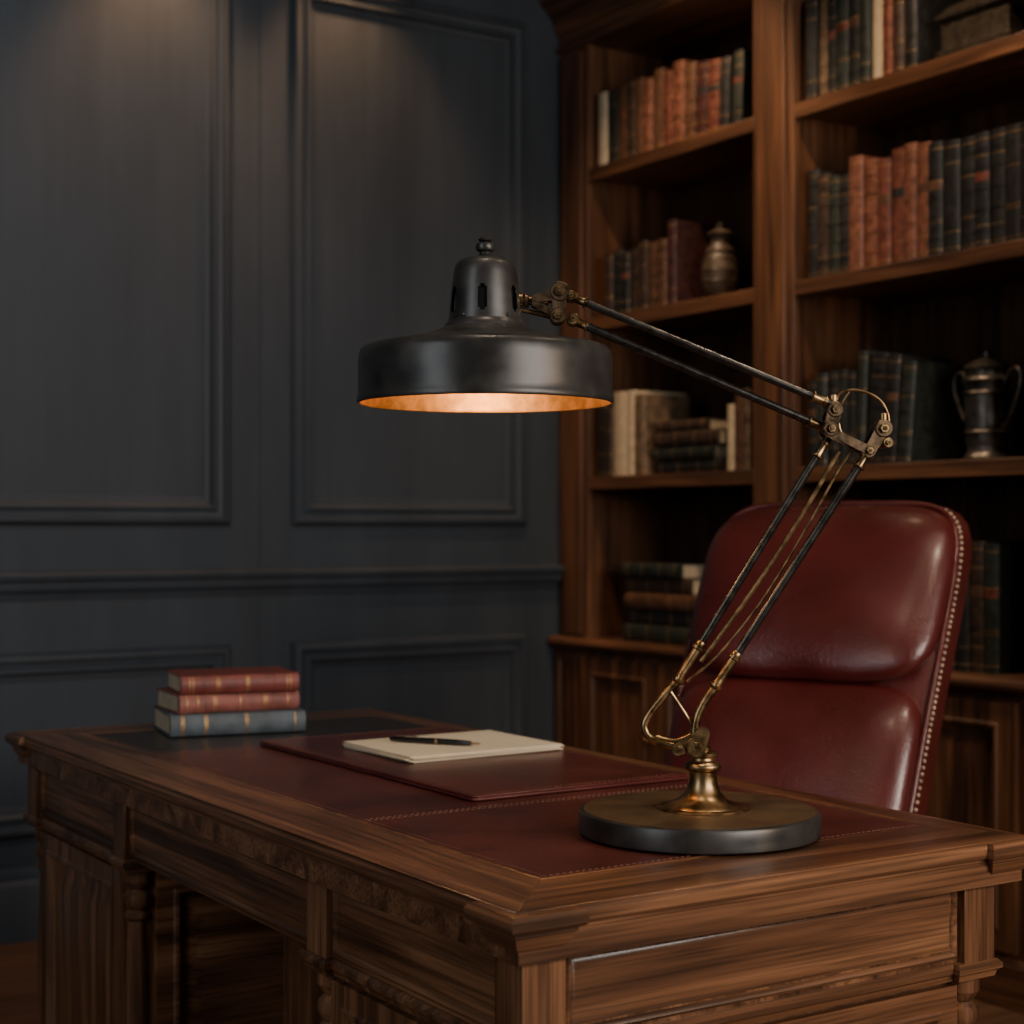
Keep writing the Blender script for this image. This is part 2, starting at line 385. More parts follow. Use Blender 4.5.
for a, b in ysegs:
    dr.loft(rect(-b, -a, z0, z1), rp, mnx, 1, cap1=True); dr.loft(rect(a, b, z0, z1), rp, mpx, 1, cap1=True)
xa, xb = cxs[0]+pw/2+.004, cxs[1]-pw/2-.004
dr.loft(rect(xa, xb, z0, z1), rp, mny, 0, cap1=True); dr.loft(rect(-xb, -xa, z0, z1), rp, mpy, 0, cap1=True)
dr.done()
for nm, (p0, p1) in (("pedestal_near", (by0, k0)), ("pedestal_far", (k1, by1))):
    pd = M(nm, [desk_x, desk_y, desk_z], dk, ang=30)
    ins = 0.016
    pd.box((bx0+ins, p0+ins, 0.02), (bx1-ins, p1-ins, FZ0), 2)
    pl = breakout(bx0+.004, bx1-.004, p0+.004, p1-.004, 0.010, pw)
    pd.loft(pl, [(-0.02, FZ0+.003), (0.002, FZ0+.002), (0.007, FZ0-.003), (0.007, FZ0-.009), (0.002, FZ0-.013), (0.000, FZ0-.020), (-0.02, FZ0-.022)], cap0=False)
    pl2 = breakout(bx0+.004, bx1-.004, p0+.004, p1-.004, 0.010, pw)
    pd.loft(pl2, [(-0.02, 0.125), (-0.004, 0.124), (0.004, 0.112), (0.004, 0.10), (0.009, 0.092), (0.009, 0.0), (-0.02, 0.0)])
    fz0, fz1 = 0.135, FZ0-.026
    def fp(mp, a, b, mi):
        dr2 = [(0, 0.0), (0, 0.012), (-0.028, 0.012), (-0.032, 0.015), (-0.038, 0.015), (-0.043, 0.006), (-0.047, 0.001), (-0.060, 0.001), (-0.085, 0.008)]
        pd.loft(rect(a, b, fz0, fz1), dr2, mp, mi, cap1=True)
    w = 0.052
    fp(lambda a, b, h: (bx0+ins-h, -a, b), -(p1-w), -(p0+w), 2)
    fp(lambda a, b, h: (bx1-ins+h, a, b), p0+w, p1-w, 2)
    fp(lambda a, b, h: (a, p0+ins-h, b), bx0+w, bx1-w, 0)
    fp(lambda a, b, h: (-a, p1-ins+h, b), -(bx1-w), -(bx0+w), 0)
    cp = [(0.020, 0.125), (0.024, 0.135), (0.024, 0.15), (0.017, 0.158), (0.021, 0.168), (0.015, 0.178), (0.018, 0.24), (0.0185, 0.36), (0.016, 0.47), (0.0145, 0.500),
          (0.021, 0.506), (0.021, 0.512), (0.015, 0.518), (0.0225, 0.528), (0.0235, 0.536), (0.0225, 0.544), (0.015, 0.552), (0.019, 0.558), (0.024, 0.566), (0.024, FZ0-.018)]
    for x in (bx0+.024, bx1-.024):
        for y in (p0+.024, p1-.024): pd.lathe(cp, (x, y, 0), 28, 2)
    pd.done()
mo = M("modesty_panel", [desk_z], dk); mo.box((1.22, k0-.02, 0.06), (1.24, k1+.02, FZ0+.01)); mo.done()

# ------------------------------------------------------------------ desk pad, paper, pen
pz = TZ+.0022
pad = M("desk_pad", [pad_l, stitch], ang=30)
def rrect(x0, x1, y0, y1, r, n=5):
    P = []
    for cx, cy, a0 in ((x1-r, y0+r, -90), (x1-r, y1-r, 0), (x0+r, y1-r, 90), (x0+r, y0+r, 180)):
        for i in range(n+1):
            a = R(a0+90*i/n); P.append((cx+r*math.cos(a), cy+r*math.sin(a)))
    return P
pr = rrect(1.226, 1.620, 2.003, 2.750, 0.010)
pad.loft(pr, [(-0.008, pz), (0, pz), (0.001, pz+.002), (0, pz+.004), (-0.003, pz+.005), (-0.006, pz+.005)])
pad.loft(pr, [(-0.004, pz+.004), (-0.001, pz+.0042), (0.0, pz+.0060), (-0.001, pz+.0074), (-0.004, pz+.0080), (-0.0095, pz+.0080)])
pad.box((1.2354, 2.0124, pz+.0002), (1.6106, 2.7406, pz+.0080))
zt = pz+.0080
for p, q in (((1.237, 2.014), (1.609, 2.014)), ((1.237, 2.739), (1.609, 2.739)), ((1.237, 2.018), (1.237, 2.735)), ((1.609, 2.018), (1.609, 2.735))):
    stitches(pad, p, q, zt, 1, 0.005, 0.004)
pad.done()
pp = M("writing_paper", [papm])
zz = pz+.0090
for i, (dx, dy, an) in enumerate(((0.004, 0.003, 1.5), (0.0, 0.0, 0), (-0.003, 0.002, -1.0), (0.002, -0.003, 1.0), (0, 0, 0.3))):
    c, s_ = math.cos(R(an)), math.sin(R(an)); h = 0.0022
    P = []
    for x, y in ((-.150, -.117), (.150, -.117), (.150, .117), (-.150, .117)): P.append((1.456+dx+x*c-y*s_, 2.450+dy+x*s_+y*c))
    pp.prism(P, zz, zz+h-.0003); zz += h
pp.done()
pn_e = empty("pen", (1.418, 2.445, zz+.0055), R(-56)); pn_e.scale = (1.12, 1.0, 1.0)
pn = M("barrel", [penm, brass], pn_e)
pn.lathe([(0, -.078), (.0028, -.077), (.0045, -.070), (.0052, -.02), (.0054, 0.0), (.0054, .002)], (0, 0, 0), 20, 0, 'x')
pn.lathe([(.0056, .002), (.0056, .006)], (0, 0, 0), 20, 1, 'x')
pn.lathe([(.0054, .006), (.0048, .045), (.0040, .058), (.0030, .062)], (0, 0, 0), 20, 0, 'x')
pn.lathe([(.0026, .062), (.0012, .074), (0, .078)], (0, 0, 0), 12, 1, 'x')
pn.box((-.070, -.0009, .0056), (-.030, .0009, .0066), 1)
pn.done()

# ------------------------------------------------------------------ books
def book(m, T, t, d, h, cov, pg, gd, bands=(), wide=(), lab=None):
    """spine toward -Y, thickness along X, height along Z"""
    m.T = T
    ct = 0.0028
    m.box((0, 0.004, 0), (ct, d, h), cov); m.box((t-ct, 0.004, 0), (t, d, h), cov)
    m.box((ct, 0.003, 0.004), (t-ct, d-.004, h-.004), pg)
    n = 7; bul = min(t*.28, .010)
    arc = [(t/2-(t/2)*math.cos(math.pi*i/n), .005-bul*math.sin(math.pi*i/n)-.004) for i in range(n+1)]
    poly = arc + [(t-.001, .006), (.001, .006)]
    m.prism(poly[::1], 0, h, cov)
    def band(z0, z1, o, mi):
        A = [(t/2+(x-t/2)*(1+o/t*1.2), y-o) for x, y in arc]
        a = [m.v((x, y, z0)) for x, y in A]; b = [m.v((x, y, z1)) for x, y in A]
        for i in range(n): m.f([a[i], a[i+1], b[i+1], b[i]], mi)
        for r_, z_ in ((a, z0), (b, z1)):
            c_ = [m.v((x, y, z_)) for x, y in arc]
            for i in range(n): m.f([r_[i], r_[i+1], c_[i+1], c_[i]], mi)
    for z in bands: band(h*z-.0022, h*z+.0022, .0016, cov)
    for z in wide: band(h*z-.0009, h*z+.0009, .0006, gd)
    if lab is not None: band(h*lab[0], h*lab[1], .0005, lab[2])
    m.T = Matrix.Identity(4)

bkeys = list(bc.keys())
def shelf_row(name, y, z, seq, xf=3.205, hmax=0.26, parent=None):
    m = M(name, [bookm[k] for k in bkeys]+[cream, gold], ang=30)
    for (k, t, h, lean) in seq:
        B = Matrix(((0, 1, 0, 0), (-1, 0, 0, 0), (0, 0, 1, 0), (0, 0, 0, 1)))
        T = Matrix.Translation((xf+random.uniform(0, .014), y, z+.0005)) @ Matrix.Rotation(R(lean), 4, 'X') @ B
        ci = bkeys.index(k)
        bands = (.16, .34, .52, .70, .86) if random.random() < .6 and k != 'c' else ()
        wide = (.06, .94)+((.20, .80) if random.random() < .5 else (.3, .33, .66))
        lab = None
        if random.random() < .4: lab = (.58, .66, bkeys.index(random.choice('rkb')))
        if k == 'c': wide = (); lab = None
        book(m, T, t, random.uniform(.17, .21), h, ci, len(bkeys), len(bkeys)+1, bands, wide, lab)
        y -= t+.0015 + (abs(math.sin(R(lean)))*h*0.12)
    m.done(); return y
def seq(s, t0, t1, h0, h1):
    return [(c, random.uniform(t0, t1), random.uniform(h0, h1), 0) for c in s]
S0, S1, S2, S3 = 0.792, 1.325, 1.850, 2.348
q = seq("cgbnbobrobd", .044, .064, .245, .275)+seq("rkg", .044, .055, .235, .25)
q = [(k, t*.96, h-(i*.0015), (2.5 if i > 9 else 0)) for i, (k, t, h, l) in enumerate(q)]
shelf_row("shelf_books", 4.445, S3, q)
shelf_row("shelf_books", 4.405, S2, seq("nkknnbb", .040, .050, .20, .225)+[('d', .04, .27, 0)])
shelf_row("shelf_books", 4.440, S1, seq("kn", .035, .045, .22, .25)+[('c', .075, .275, 0), ('c', .035, .275, 0), ('t', .05, .26, 0)], xf=3.195)
def stack(name, y, z, items, xf=3.20):
    m = M(name, [bookm[k] for k in bkeys]+[cream, gold], ang=30)
    for k, L, t, d in items:
        B = Matrix(((0, 1, 0, 0), (0, 0, -1, 0), (1, 0, 0, 0), (0, 0, 0, 1)))
        T = Matrix.Translation((xf+random.uniform(0, .02), y+random.uniform(-.01, .01), z+.0005)) @ B
        book(m, T, t, d, L, bkeys.index(k), len(bkeys), len(bkeys)+1, (.2, .8), (.1, .9, .35, .65)); z += t+.0005
    m.done(); return z
stack("stacked_books", 4.15, S1, [('k', .33, .045, .2), ('g', .30, .04, .2), ('n', .31, .045, .2), ('n', .26, .035, .19)], xf=3.21)
shelf_row("shelf_books", 3.79, S1, [('c', .030, .20, 0), ('b', .04, .23, 0), ('t', .03, .24, 0)])
stack("stacked_books", 4.28, S0, [('g', .36, .055, .2), ('k', .35, .05, .2), ('b', .36, .05, .2), ('n', .33, .05, .2), ('g', .30, .045, .2)], xf=3.19)
shelf_row("shelf_books", 3.450, S3, seq("ktkgkgcrnk", .034, .046, .27, .30))
shelf_row("shelf_books", 3.450, S2, [('k', .045, .31, 0)]+seq("ngk", .038, .048, .27, .30)+seq("oorroo", .042, .052, .285, .315)+seq("kkkkkkkk", .045, .052, .285, .30))
q = seq("kgkgk", .034, .044, .24, .27)+[('g', .03, .31, 3), ('k', .06, .30, 4), ('k', .045, .29, 4), ('g', .045, .27, 5)]
shelf_row("shelf_books", 3.440, S1, q)
shelf_row("shelf_books", 3.38, S0, seq("nkgbnkkgk", .045, .06, .26, .34)+seq("kng", .04, .055, .30, .34))
for z in (S0, S1, S2, S3):
    shelf_row("shelf_books", 2.43, z, seq("".join(random.choice("kgnbrok") for _ in range(14)), .036, .055, .23, .30))

def flatbook(name, x, y, z, L, t, d, cover, ang, wide, bands=()):
    m = M(name, [cover, cream, gold], ang=30)
    B = Matrix(((0, 0, 1, 0), (0, 1, 0, 0), (1, 0, 0, 0), (0, 0, 0, 1)))
    T = Matrix.Translation((x, y, z)) @ Matrix.Rotation(R(ang), 4, 'Z') @ B
    book(m, T, t, d, L, 0, 1, 2, bands, wide); return m.done()
bz = TZ+.0024
flatbook("book", 1.128, 2.930, bz, .258, .041, .190, blue_b, -11, (.08, .095, .25, .265, .55, .565, .92))
flatbook("book", 1.145, 2.930, bz+.0415, .235, .036, .165, red_b2, -6, (.06, .15, .28, .30, .5, .70, .72, .9), (.22, .78))
flatbook("book", 1.150, 2.932, bz+.078, .225, .035, .155, red_b, -11, (.07, .1, .3, .32, .55, .57, .9, .93), (.2, .8))

# ------------------------------------------------------------------ bookcase
bk = empty("bookcase")
FX = 3.17; BX = 3.585
bays = [(3.63, 4.455), (2.64, 3.459), (1.65, 2.469)]
stiles = [(4.455, 4.622), (3.459, 3.63), (2.469, 2.64), (1.48, 1.65)]
HZ = 2.765
cc = M("carcass", [case_y, case_z, case_back], bk, bevel=0.003)
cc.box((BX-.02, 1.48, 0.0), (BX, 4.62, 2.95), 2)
for a, b in stiles:
    cc.box((FX+.012, a+.012, .78), (BX-.02, b-.012, HZ+.02), 1)
    cc.box((FX, a, .78), (FX+.025, b, HZ+.01), 1)
    cc.box((FX-.010, a+.028, .80), (FX+.01, b-.028, HZ-.02), 1)
cc.box((FX-.004, 1.48, HZ), (BX, 4.62, 2.95), 0)
for a, b in bays:
    for z in (S1, S2, S3):
        cc.box((FX+.010, a-.01, z-.030), (BX-.02, b+.01, z), 0)
        cc.box((FX+.002, a-.0, z-.042), (FX+.022, b+.0, z+.001), 0)
cc.box((FX-.02, 1.48, 0.0), (BX, 4.62, .755), 1)
cc.done()
cr = M("mouldings", [case_y, case_z], bk, ang=30)
def run_y(m, prof, y0, y1, mi=0):
    a = [m.v((x, y0, z)) for x, z in prof]; b = [m.v((x, y1, z)) for x, z in prof]
    for i in range(len(prof)-1): m.f([a[i], a[i+1], b[i+1], b[i]], mi)
    m.f(a, mi); m.f(b[::-1], mi)
run_y(cr, [(BX-.05, .750), (FX-.022, .750), (FX-.030, .757), (FX-.038, .762), (FX-.050, .766), (FX-.054, .776), (FX-.050, .786), (FX-.040, S0), (BX-.05, S0)], 1.47, 4.621)
run_y(cr, [(FX+.01, 2.83), (FX-.012, 2.83), (FX-.018, 2.845), (FX-.022, 2.86), (FX-.035, 2.885), (FX-.060, 2.91), (FX-.075, 2.92), (FX-.080, 2.935), (FX-.11, 2.965), (FX-.12, 2.985), (FX-.12, 3.01), (BX, 3.01)], 1.47, 4.621)
run_y(cr, [(FX+.01, HZ+.002), (FX-.014, HZ+.002), (FX-.016, HZ+.012), (FX-.010, HZ+.02), (FX, HZ+.022)], 1.47, 4.621)
run_y(cr, [(FX, 0), (FX-.035, 0), (FX-.035, .10), (FX-.028, .112), (FX-.022, .12), (FX, .122)], 1.47, 4.621)
dpf = [(0, 0.0), (0, 0.016), (-0.05, 0.016), (-0.054, 0.020), (-0.062, 0.019), (-0.070, 0.008), (-0.085, 0.004), (-0.12, 0.012)]
for a, b in bays:
    mid = (a+b)/2
    for u, v_ in ((a+.01, mid-.003), (mid+.003, b-.01)):
        cr.loft(rect(-v_, -u, .135, .735), dpf, lambda a_, b_, h: (FX-.020-h, -a_, b_), 1, cap1=True)
for a, b in stiles:
    cr.loft(rect(-(b-.02), -(a+.02), .135, .735), [(0, 0), (0, .008), (-.02, .008), (-.026, .002)], lambda a_, b_, h: (FX-.020-h, -a_, b_), 1, cap1=True)
cr.done()
kn = M("knobs", [brass], bk)
for a, b in bays:
    mid = (a+b)/2
    for y in (mid-.03, mid+.03): kn.lathe([(0, .03), (.010, .028), (.014, .020), (.010, .010), (.005, .006), (.006, 0)], (FX-.038-.03, y, .50), 16, 0, 'x')
kn.done()

# shelf ornaments
v = M("vase", [ceram], ang=50)
def scl(P, k): return [(r*k, z*k) for r, z in P]
v.lathe(scl([(0, 0), (.040, 0), (.044, .006), (.040, .018), (.050, .030), (.060, .070), (.062, .105), (.056, .140), (.046, .160), (.050, .168), (.046, .178), (.034, .190), (.030, .205), (.040, .222), (.044, .228), (.036, .236), (.012, .246), (.014, .262), (0, .268)], .93), (3.29, 3.92, S2+.001), 36)
for r_, z_ in ((.058, .065), (.060, .098), (.055, .13)):
    v.lathe([(r_-.004, z_-.006), (r_, z_), (r_-.004, z_+.006)], (3.29, 3.92, S2+.001), 36)
v.done()
tr = empty("trophy_cup", (3.29, 2.87, S1+.001), R(90)); tr.scale = (.96, .96, .96)
tb = M("cup_body", [pewter], tr, ang=45)
tb.lathe([(0, 0), (.062, 0), (.064, .008), (.056, .016), (.050, .028), (.052, .040), (.056, .055), (.058, .12), (.060, .20), (.066, .214), (.060, .222), (.060, .235), (.064, .245), (.052, .256), (.030, .268), (.012, .276), (.014, .290), (0, .298)], (0, 0, 0), 40)
for r_, z_ in ((.061, .075), (.063, .18)): tb.lathe([(r_-.005, z_-.006), (r_, z_), (r_-.005, z_+.006)], (0, 0, 0), 40)
for sg in (-1, 1):
    tb.tube([(sg*.056, 0, .20), (sg*.080, 0, .235), (sg*.105, 0, .235), (sg*.112, 0, .20), (sg*.095, 0, .15), (sg*.075, 0, .11), (sg*.056, 0, .085)], .006, 0, 10, 6)
tb.done()
db = M("ornate_casket", [casket_m, bronze], ang=35)
cx, cy, cz = 3.31, 2.865, S3+.001
for (a, b) in ((-1, -1), (1, -1), (1, 1), (-1, 1)): db.ball((cx+a*.065, cy+b*.10, cz+.012), .012)
db.loft(rect(cx-.075, cx+.075, cy-.115, cy+.115), [(-.02, cz+.020), (.008, cz+.020), (.008, cz+.030), (0, cz+.036), (-.004, cz+.05), (-.004, cz+.105), (.004, cz+.112), (.010, cz+.118), (.010, cz+.128), (.0, cz+.134), (-.020, cz+.155), (-.045, cz+.168), (-.048, cz+.176)], cap0=True, cap1=True)
db.tube([(cx, cy-.03, cz+.176), (cx, cy-.03, cz+.195), (cx, cy+.03, cz+.195), (cx, cy+.03, cz+.176)], .004, 1, 8, 4)
db.done()

# ------------------------------------------------------------------ desk lamp
lamp = empty("desk_lamp", (1.344, 1.643, TZ+.0024), R(-32.8))
u = 0.001286
def Q(a, b, y=0): return (a*u, y*u, b*u)
ba = M("base", [gun, basetop], lamp, ang=40)
ba.lathe([(0, 0), (117*u, 0), (119.5*u, 2*u), (120*u, 5*u), (120*u, 19*u), (118.5*u, 22.5*u), (115*u, 24*u)], (0, 0, 0), 96, 0)
ba.lathe([(115*u, 24*u), (112*u, 24.2*u), (60*u, 24.4*u), (0, 24.4*u)], (0, 0, 0), 96, 1)
ba.done()
st = M("stem", [brass], lamp, ang=50)
st.lathe([(r*u, z*u) for r, z in ((40, 22), (41, 25), (39, 27.5), (33, 30), (24, 34), (18, 40), (15, 48), (13.5, 57), (14, 61), (17.5, 63), (18.5, 66), (17.5, 69), (13, 71), (11.5, 73), (11.5, 75), (15, 77), (15, 80), (9, 82), (0, 82))], (4*u, 0, 0), 48)
st.lathe([(r*u, z*u) for r, z in ((46, 22), (47, 25), (46, 26.5), (40, 27))], (4*u, 0, 0), 48)
st.done()
jt = M("joints", [brass, bronze, rod_m], lamp, ang=40)
def knuckle(a, b, r, l, mi=1, y=0):
    jt.cyl(Q(a, b, y), r*u, l*u, 'y', mi, 28)
    jt.cyl(Q(a, b, y-l/2-1.5), r*.55*u, 4*u, 'y', 0, 6)
    jt.cyl(Q(a, b, y+l/2+1.5), r*.55*u, 4*u, 'y', 0, 6)
    jt.cyl(Q(a, b, y-l/2-3.6), r*.25*u, 2*u, 'y', 1, 12)
def plate(p, q, r0, r1, y, th=3, mi=1):
    p = Vector(p); q = Vector(q); d = q-p; a0 = math.atan2(d.y, d.x); P = []
    for i in range(13): a = a0+math.pi/2+math.pi*i/12; P.append((p.x+r0*math.cos(a), p.y+r0*math.sin(a)))
    for i in range(13): a = a0-math.pi/2+math.pi*i/12; P.append((q.x+r1*math.cos(a), q.y+r1*math.sin(a)))
    A = [jt.v(Q(x, z, y-th/2)) for x, z in P]; B = [jt.v(Q(x, z, y+th/2)) for x, z in P]
    jt.f(A, mi); jt.f(B[::-1], mi); n = len(P)
    for i in range(n): jt.f([A[i], A[(i+1) % n], B[(i+1) % n], B[i]], mi)
knuckle(-4, 87, 10, 26, 0); knuckle(-20, 84, 7, 20, 1)
for y in (-10, 10): plate((-6, 92), (-22, 84), 8, 6, y, 3, 0)
plate((-4, 86), (2, 100), 9, 7, -14, 3, 0)
jt.cyl(Q(4, 80), 8*u, 12*u, 'z', 0)
# elbow
knuckle(134, 421, 8, 26, 1); knuckle(130, 402, 8, 26, 1); knuckle(182, 402, 9, 26, 1); knuckle(168, 380, 7, 22, 1); knuckle(186, 388, 5, 28, 0)
for y in (-10, 10):
    plate((134, 422), (129, 400), 7, 7, y); plate((130, 399), (168, 380), 4, 4.5, y); plate((182, 403), (168, 380), 7, 5.5, y, 3)
jt.cyl(Q(134, 432), 4*u, 8*u, 'z', 0); jt.cyl(Q(184, 414), 4*u, 8*u, 'z', 0)
jt.tube([Q(136, 428), Q(140, 437), Q(152, 441), (Q(168, 438)), Q(181, 430), Q(188, 417), Q(189, 405)], 1.6*u, 0, 8, 8)
jt.tube([Q(150, 439), Q(140, 420, 4), Q(143, 398, 4), Q(158, 384, 4)], 1.3*u, 0, 8, 8)
# head bracket
knuckle(-139, 538, 10, 24, 1); knuckle(-141, 514, 8, 24, 1); knuckle(-126, 511, 6, 22, 0); knuckle(-128, 534, 5, 22, 0)
for y in (-9, 9):
    plate((-139, 538), (-141, 514), 8, 6, y); plate((-139, 536), (-163, 531), 6, 4, y); plate((-141, 514), (-164, 526), 4, 3, y)
jt.tube([Q(-181, 530), Q(-166, 530), Q(-150, 529)], 4.5*u, 0, 14)
jt.cyl(Q(-172, 530), 7*u, 5*u, 'x', 1); jt.cyl(Q(-186, 530), 8*u, 22*u, 'x', 0)
jt.tube([Q(-178, 521), Q(-160, 517), Q(-141, 512)], 2.4*u, 0, 10)
jt.done()
ro = M("arms", [rod_m, brass], lamp, ang=40)
def sleeve(p, q, r):
    P = Vector(Q(*p)); Qq = Vector(Q(*q)); d = Qq-P
    ts = [0, .04, .06, .12, .14, .20, .22, .80, .82, .88, .90, .97, 1.0]
    rs = [r*.8, r*1.35, r*1.5, r*1.5, r*1.05, r*1.05, r, r, r*1.4, r*1.4, r*1.1, r*1.1, r*.9]
    ro.tube([P+d*t_ for t_ in ts], r*u, 1, 18, 0, [x*u for x in rs])
for (p, q, rr_) in (((-128, 534, -3), (130, 427, -3), 4.0), ((-126, 511, 3), (127, 403, 3), 4.2)):
    ro.tube([Q(*p), Q(*q)], rr_*u, 0, 16)
    a, b = Vector(p), Vector(q); d = b-a
    for s0, s1 in ((.93, .99), (.06, .01)):
        c0, c1 = a+d*s0, a+d*s1
        sleeve(tuple(c0), tuple(c1), 4.4)
ro.tube([Q(-17, 156, 6), Q(130, 394, 6)], 4.2*u, 0, 16)
ro.tube([Q(20, 152, -6), Q(168, 380, -6)], 4.4*u, 0, 16)
sleeve((-22, 148, 6), (4, 190, 6), 4.6); sleeve((14, 143, -6), (38, 180, -6), 4.8)
sleeve((118, 374, 6), (128, 390, 6), 4.4); sleeve((157, 363, -6), (166, 377, -6), 4.4)
ro.tube([Q(-20, 151, 6), Q(-34, 136, 6), Q(-49, 117, 6), Q(-54, 104, 6), Q(-47, 93, 5), Q(-32, 87, 4), Q(-18, 85, 2)], 4.2*u, 1, 12, 6)
ro.tube([Q(16, 146, -6), Q(6, 133, -7), Q(-2, 118, -8), Q(-5, 103, -8), Q(-5, 90, -8)], 4.6*u, 1, 12, 6)
ro.tube([Q(-44, 96, -4), Q(-24, 92, -4), Q(-8, 98, -6)], 2.2*u, 1, 10, 5)
ro.tube([Q(-28, 140, 0), Q(-16, 122, -2), Q(-6, 106, -4)], 1.6*u, 1, 8, 5)
ro.tube([Q(-12, 150, 0), Q(22, 180, 0), Q(66, 236, 0), Q(112, 312, 0), Q(142, 366, 0), Q(160, 388, 0)], 1.5*u, 1, 8, 8)
ro.tube([Q(2, 170, 2), Q(60, 250, 2), Q(104, 318, 2), Q(140, 380, 2)], 2.4*u, 1, 8, 8)
ro.done()
# shade
SX = -213
sh = M("shade", [gun, inner, black, brass], lamp, ang=38)
outer = [(126, 427), (127.5, 428), (128, 430.5), (127, 433), (126.5, 440), (126.5, 468), (126, 475), (124.5, 479.5), (121.5, 482.5), (117, 484), (110, 485), (100, 486.8), (84, 490), (64, 494.5), (50, 499), (44, 502), (41, 503.5), (40.5, 506), (38.5, 508), (37.5, 510)]
sh.lathe([(r*u, z*u) for r, z in outer], (SX*u, 0, 0), 96, 0)
hz = [510, 514, 516.5, 519, 522, 537, 540, 542.5, 546, 556, 562, 566, 569, 571.5, 573]
hr = [36.8, 36.4, 36.1, 35.9, 35.6, 34.2, 33.9, 33.6, 33.2, 32, 31.0, 29.6, 26.8, 21, 12]
slots = [int(96*k/6+.5)-1 for k in range(6)]
slots = [(s_+70-0) % 96 for s_ in slots]
def skip(k, i):
    for s_ in slots:
        d_ = (i-s_) % 96
        if 2 <= k <= 6:
            lo, hi = (0, 3) if 3 <= k <= 5 else (1, 2)
            if lo <= d_ <= hi: return True
    return False
sh.lathe([(r*u, z*u) for r, z in zip(hr, hz)], (SX*u, 0, 0), 96, 0, skip=skip)
sh.lathe([(31*u, 509*u), (29*u, 555*u)], (SX*u, 0, 0), 48, 2)
sh.lathe([(r*u, z*u) for r, z in ((12, 573), (9, 574), (6, 576), (5.5, 578), (9, 580), (10, 583), (9, 586.5), (6, 588), (3.5, 589), (6.5, 589.5), (7.5, 591), (5, 593), (0, 594))], (SX*u, 0, 0), 32, 0)
sh.lathe([(r*u, z*u) for r, z in ((126, 427), (124.5, 427.5), (124, 430), (123.5, 470), (119, 477), (110, 480), (60, 491), (30, 497), (0, 499))], (SX*u, 0, 0), 96, 1)
for k in range(5):
    a = R(20+72*k); sh.ball(((SX+37.6*math.cos(a))*u, 37.6*math.sin(a)*u, 512.5*u), 1.6*u, 0, 8, 6)
sh.done()
bu_m, nt, b = newmat("bulb_glow"); b.inputs["Base Color"].default_value = (1, .8, .5, 1)
b.inputs["Emission Color"].default_value = (1, .50, .16, 1); b.inputs["Emission Strength"].default_value = 16
bu = M("bulb", [bu_m, brass], lamp)
bu.lathe([(r*u, z*u) for r, z in ((0, 438), (10, 440), (18, 446), (22, 455), (20, 465), (13, 475), (10, 480))], (SX*u, 0, 0), 24, 0)
bu.lathe([(r*u, z*u) for r, z in ((11, 480), (12, 498))], (SX*u, 0, 0), 24, 1)
bu.done()

# ------------------------------------------------------------------ office chair (faces local -Y)
ch = empty("office_chair", (2.063, 2.304, 0), R(-66))
ZB = 0.44
def bend(p):
    z = max(0, p.z-ZB); return Vector((p.x*(1-0.09*(1-min(1, z/.76))**1.3), p.y+.33*z+.20*z*z-.05, p.z))
cs = M("back_shell", [chair_l], ch, ang=60)
cs.quadric((0, .060, ZB+.38), (.268, .056, .382), pxz=6.5, q=9, n=22, fn=bend); cs.done()
cu = M("back_upper_cushion", [chair_l], ch, ang=80)
def puff(p):
    q_ = p.copy(); q_.y += .012*math.cos(p.x*6)+.002*math.sin(p.x*31+p.z*17)*math.sin(p.z*23)  ; return bend(q_)
cu.quadric((0, .0, ZB+.590), (.261, .072, .170), pxz=4.5, q=2.5, n=26, fn=puff); cu.done()
cl = M("back_lower_cushion", [chair_l], ch, ang=80)
cl.quadric((0, .0, ZB+.225), (.261, .066, .197), pxz=6, q=2.5, n=26, fn=puff); cl.done()
pi_ = M("piping", [chair_l, nail], ch, ang=60)
path = []
for i in range(181):
    a = -math.pi/2+2*math.pi*i/180; c_, s_ = math.cos(a), math.sin(a)
    m_ = (abs(c_)**6.5+abs(s_)**6.5)**(1/6.5)
    path.append((.269*c_/m_, ZB+.38+.383*s_/m_))
pts3 = [bend(Vector((x, .026, z))) for x, z in path]
L_ = 0
for a, b in zip(pts3, pts3[1:]):
    d_ = (b-a).length; nst = max(1, int(d_/.0030))
    for k in range(nst):
        L_ += d_/nst
        if L_ > .0105:
            L_ = 0; p = a.lerp(b, k/nst); pi_.ball(tuple(p), .0038, 1, 8, 6)
pi_.tube([bend(Vector((x*.985, .010, z))) for x, z in path], .006, 0, 8)
pi_.done()
se = M("seat_cushion", [chair_l], ch, ang=80)
se.T = Matrix(((1, 0, 0, 0), (0, 0, 1, -.215), (0, 1, 0, .465), (0, 0, 0, 1)))
se.quadric((0, 0, 0), (.262, .062, .250), pxz=6, q=3, n=16)
se.done()
ub = M("underframe", [rod_m, black], ch, bevel=.003)
ub.box((-.14, -.36, .375), (.14, -.06, .405)); ub.box((-.05, -.10, .38), (.05, .10, .40)); ub.box((-.05, .085, .38), (.05, .105, .60))
ub.done()
lg = M("swivel_base", [rod_m, black], ch, ang=40)
lg.cyl((0, -.21, .27), .025, .21, 'z'); lg.cyl((0, -.21, .14), .045, .10, 'z')
for k in range(5):
    a = R(72*k+20); ex, ey = .30*math.cos(a), -.21+.30*math.sin(a)
    lg.tube([(0, -.21, .14), ((ex)*.5, -.21+(ey+.21)*.5, .12), (ex, ey, .085)], .02, 0, 12, 0, [.028, .022, .016])
    lg.cyl((ex, ey, .065), .008, .05, 'z'); lg.cyl((ex, ey, .030), .030, .036, 'x', 1)
lg.done()

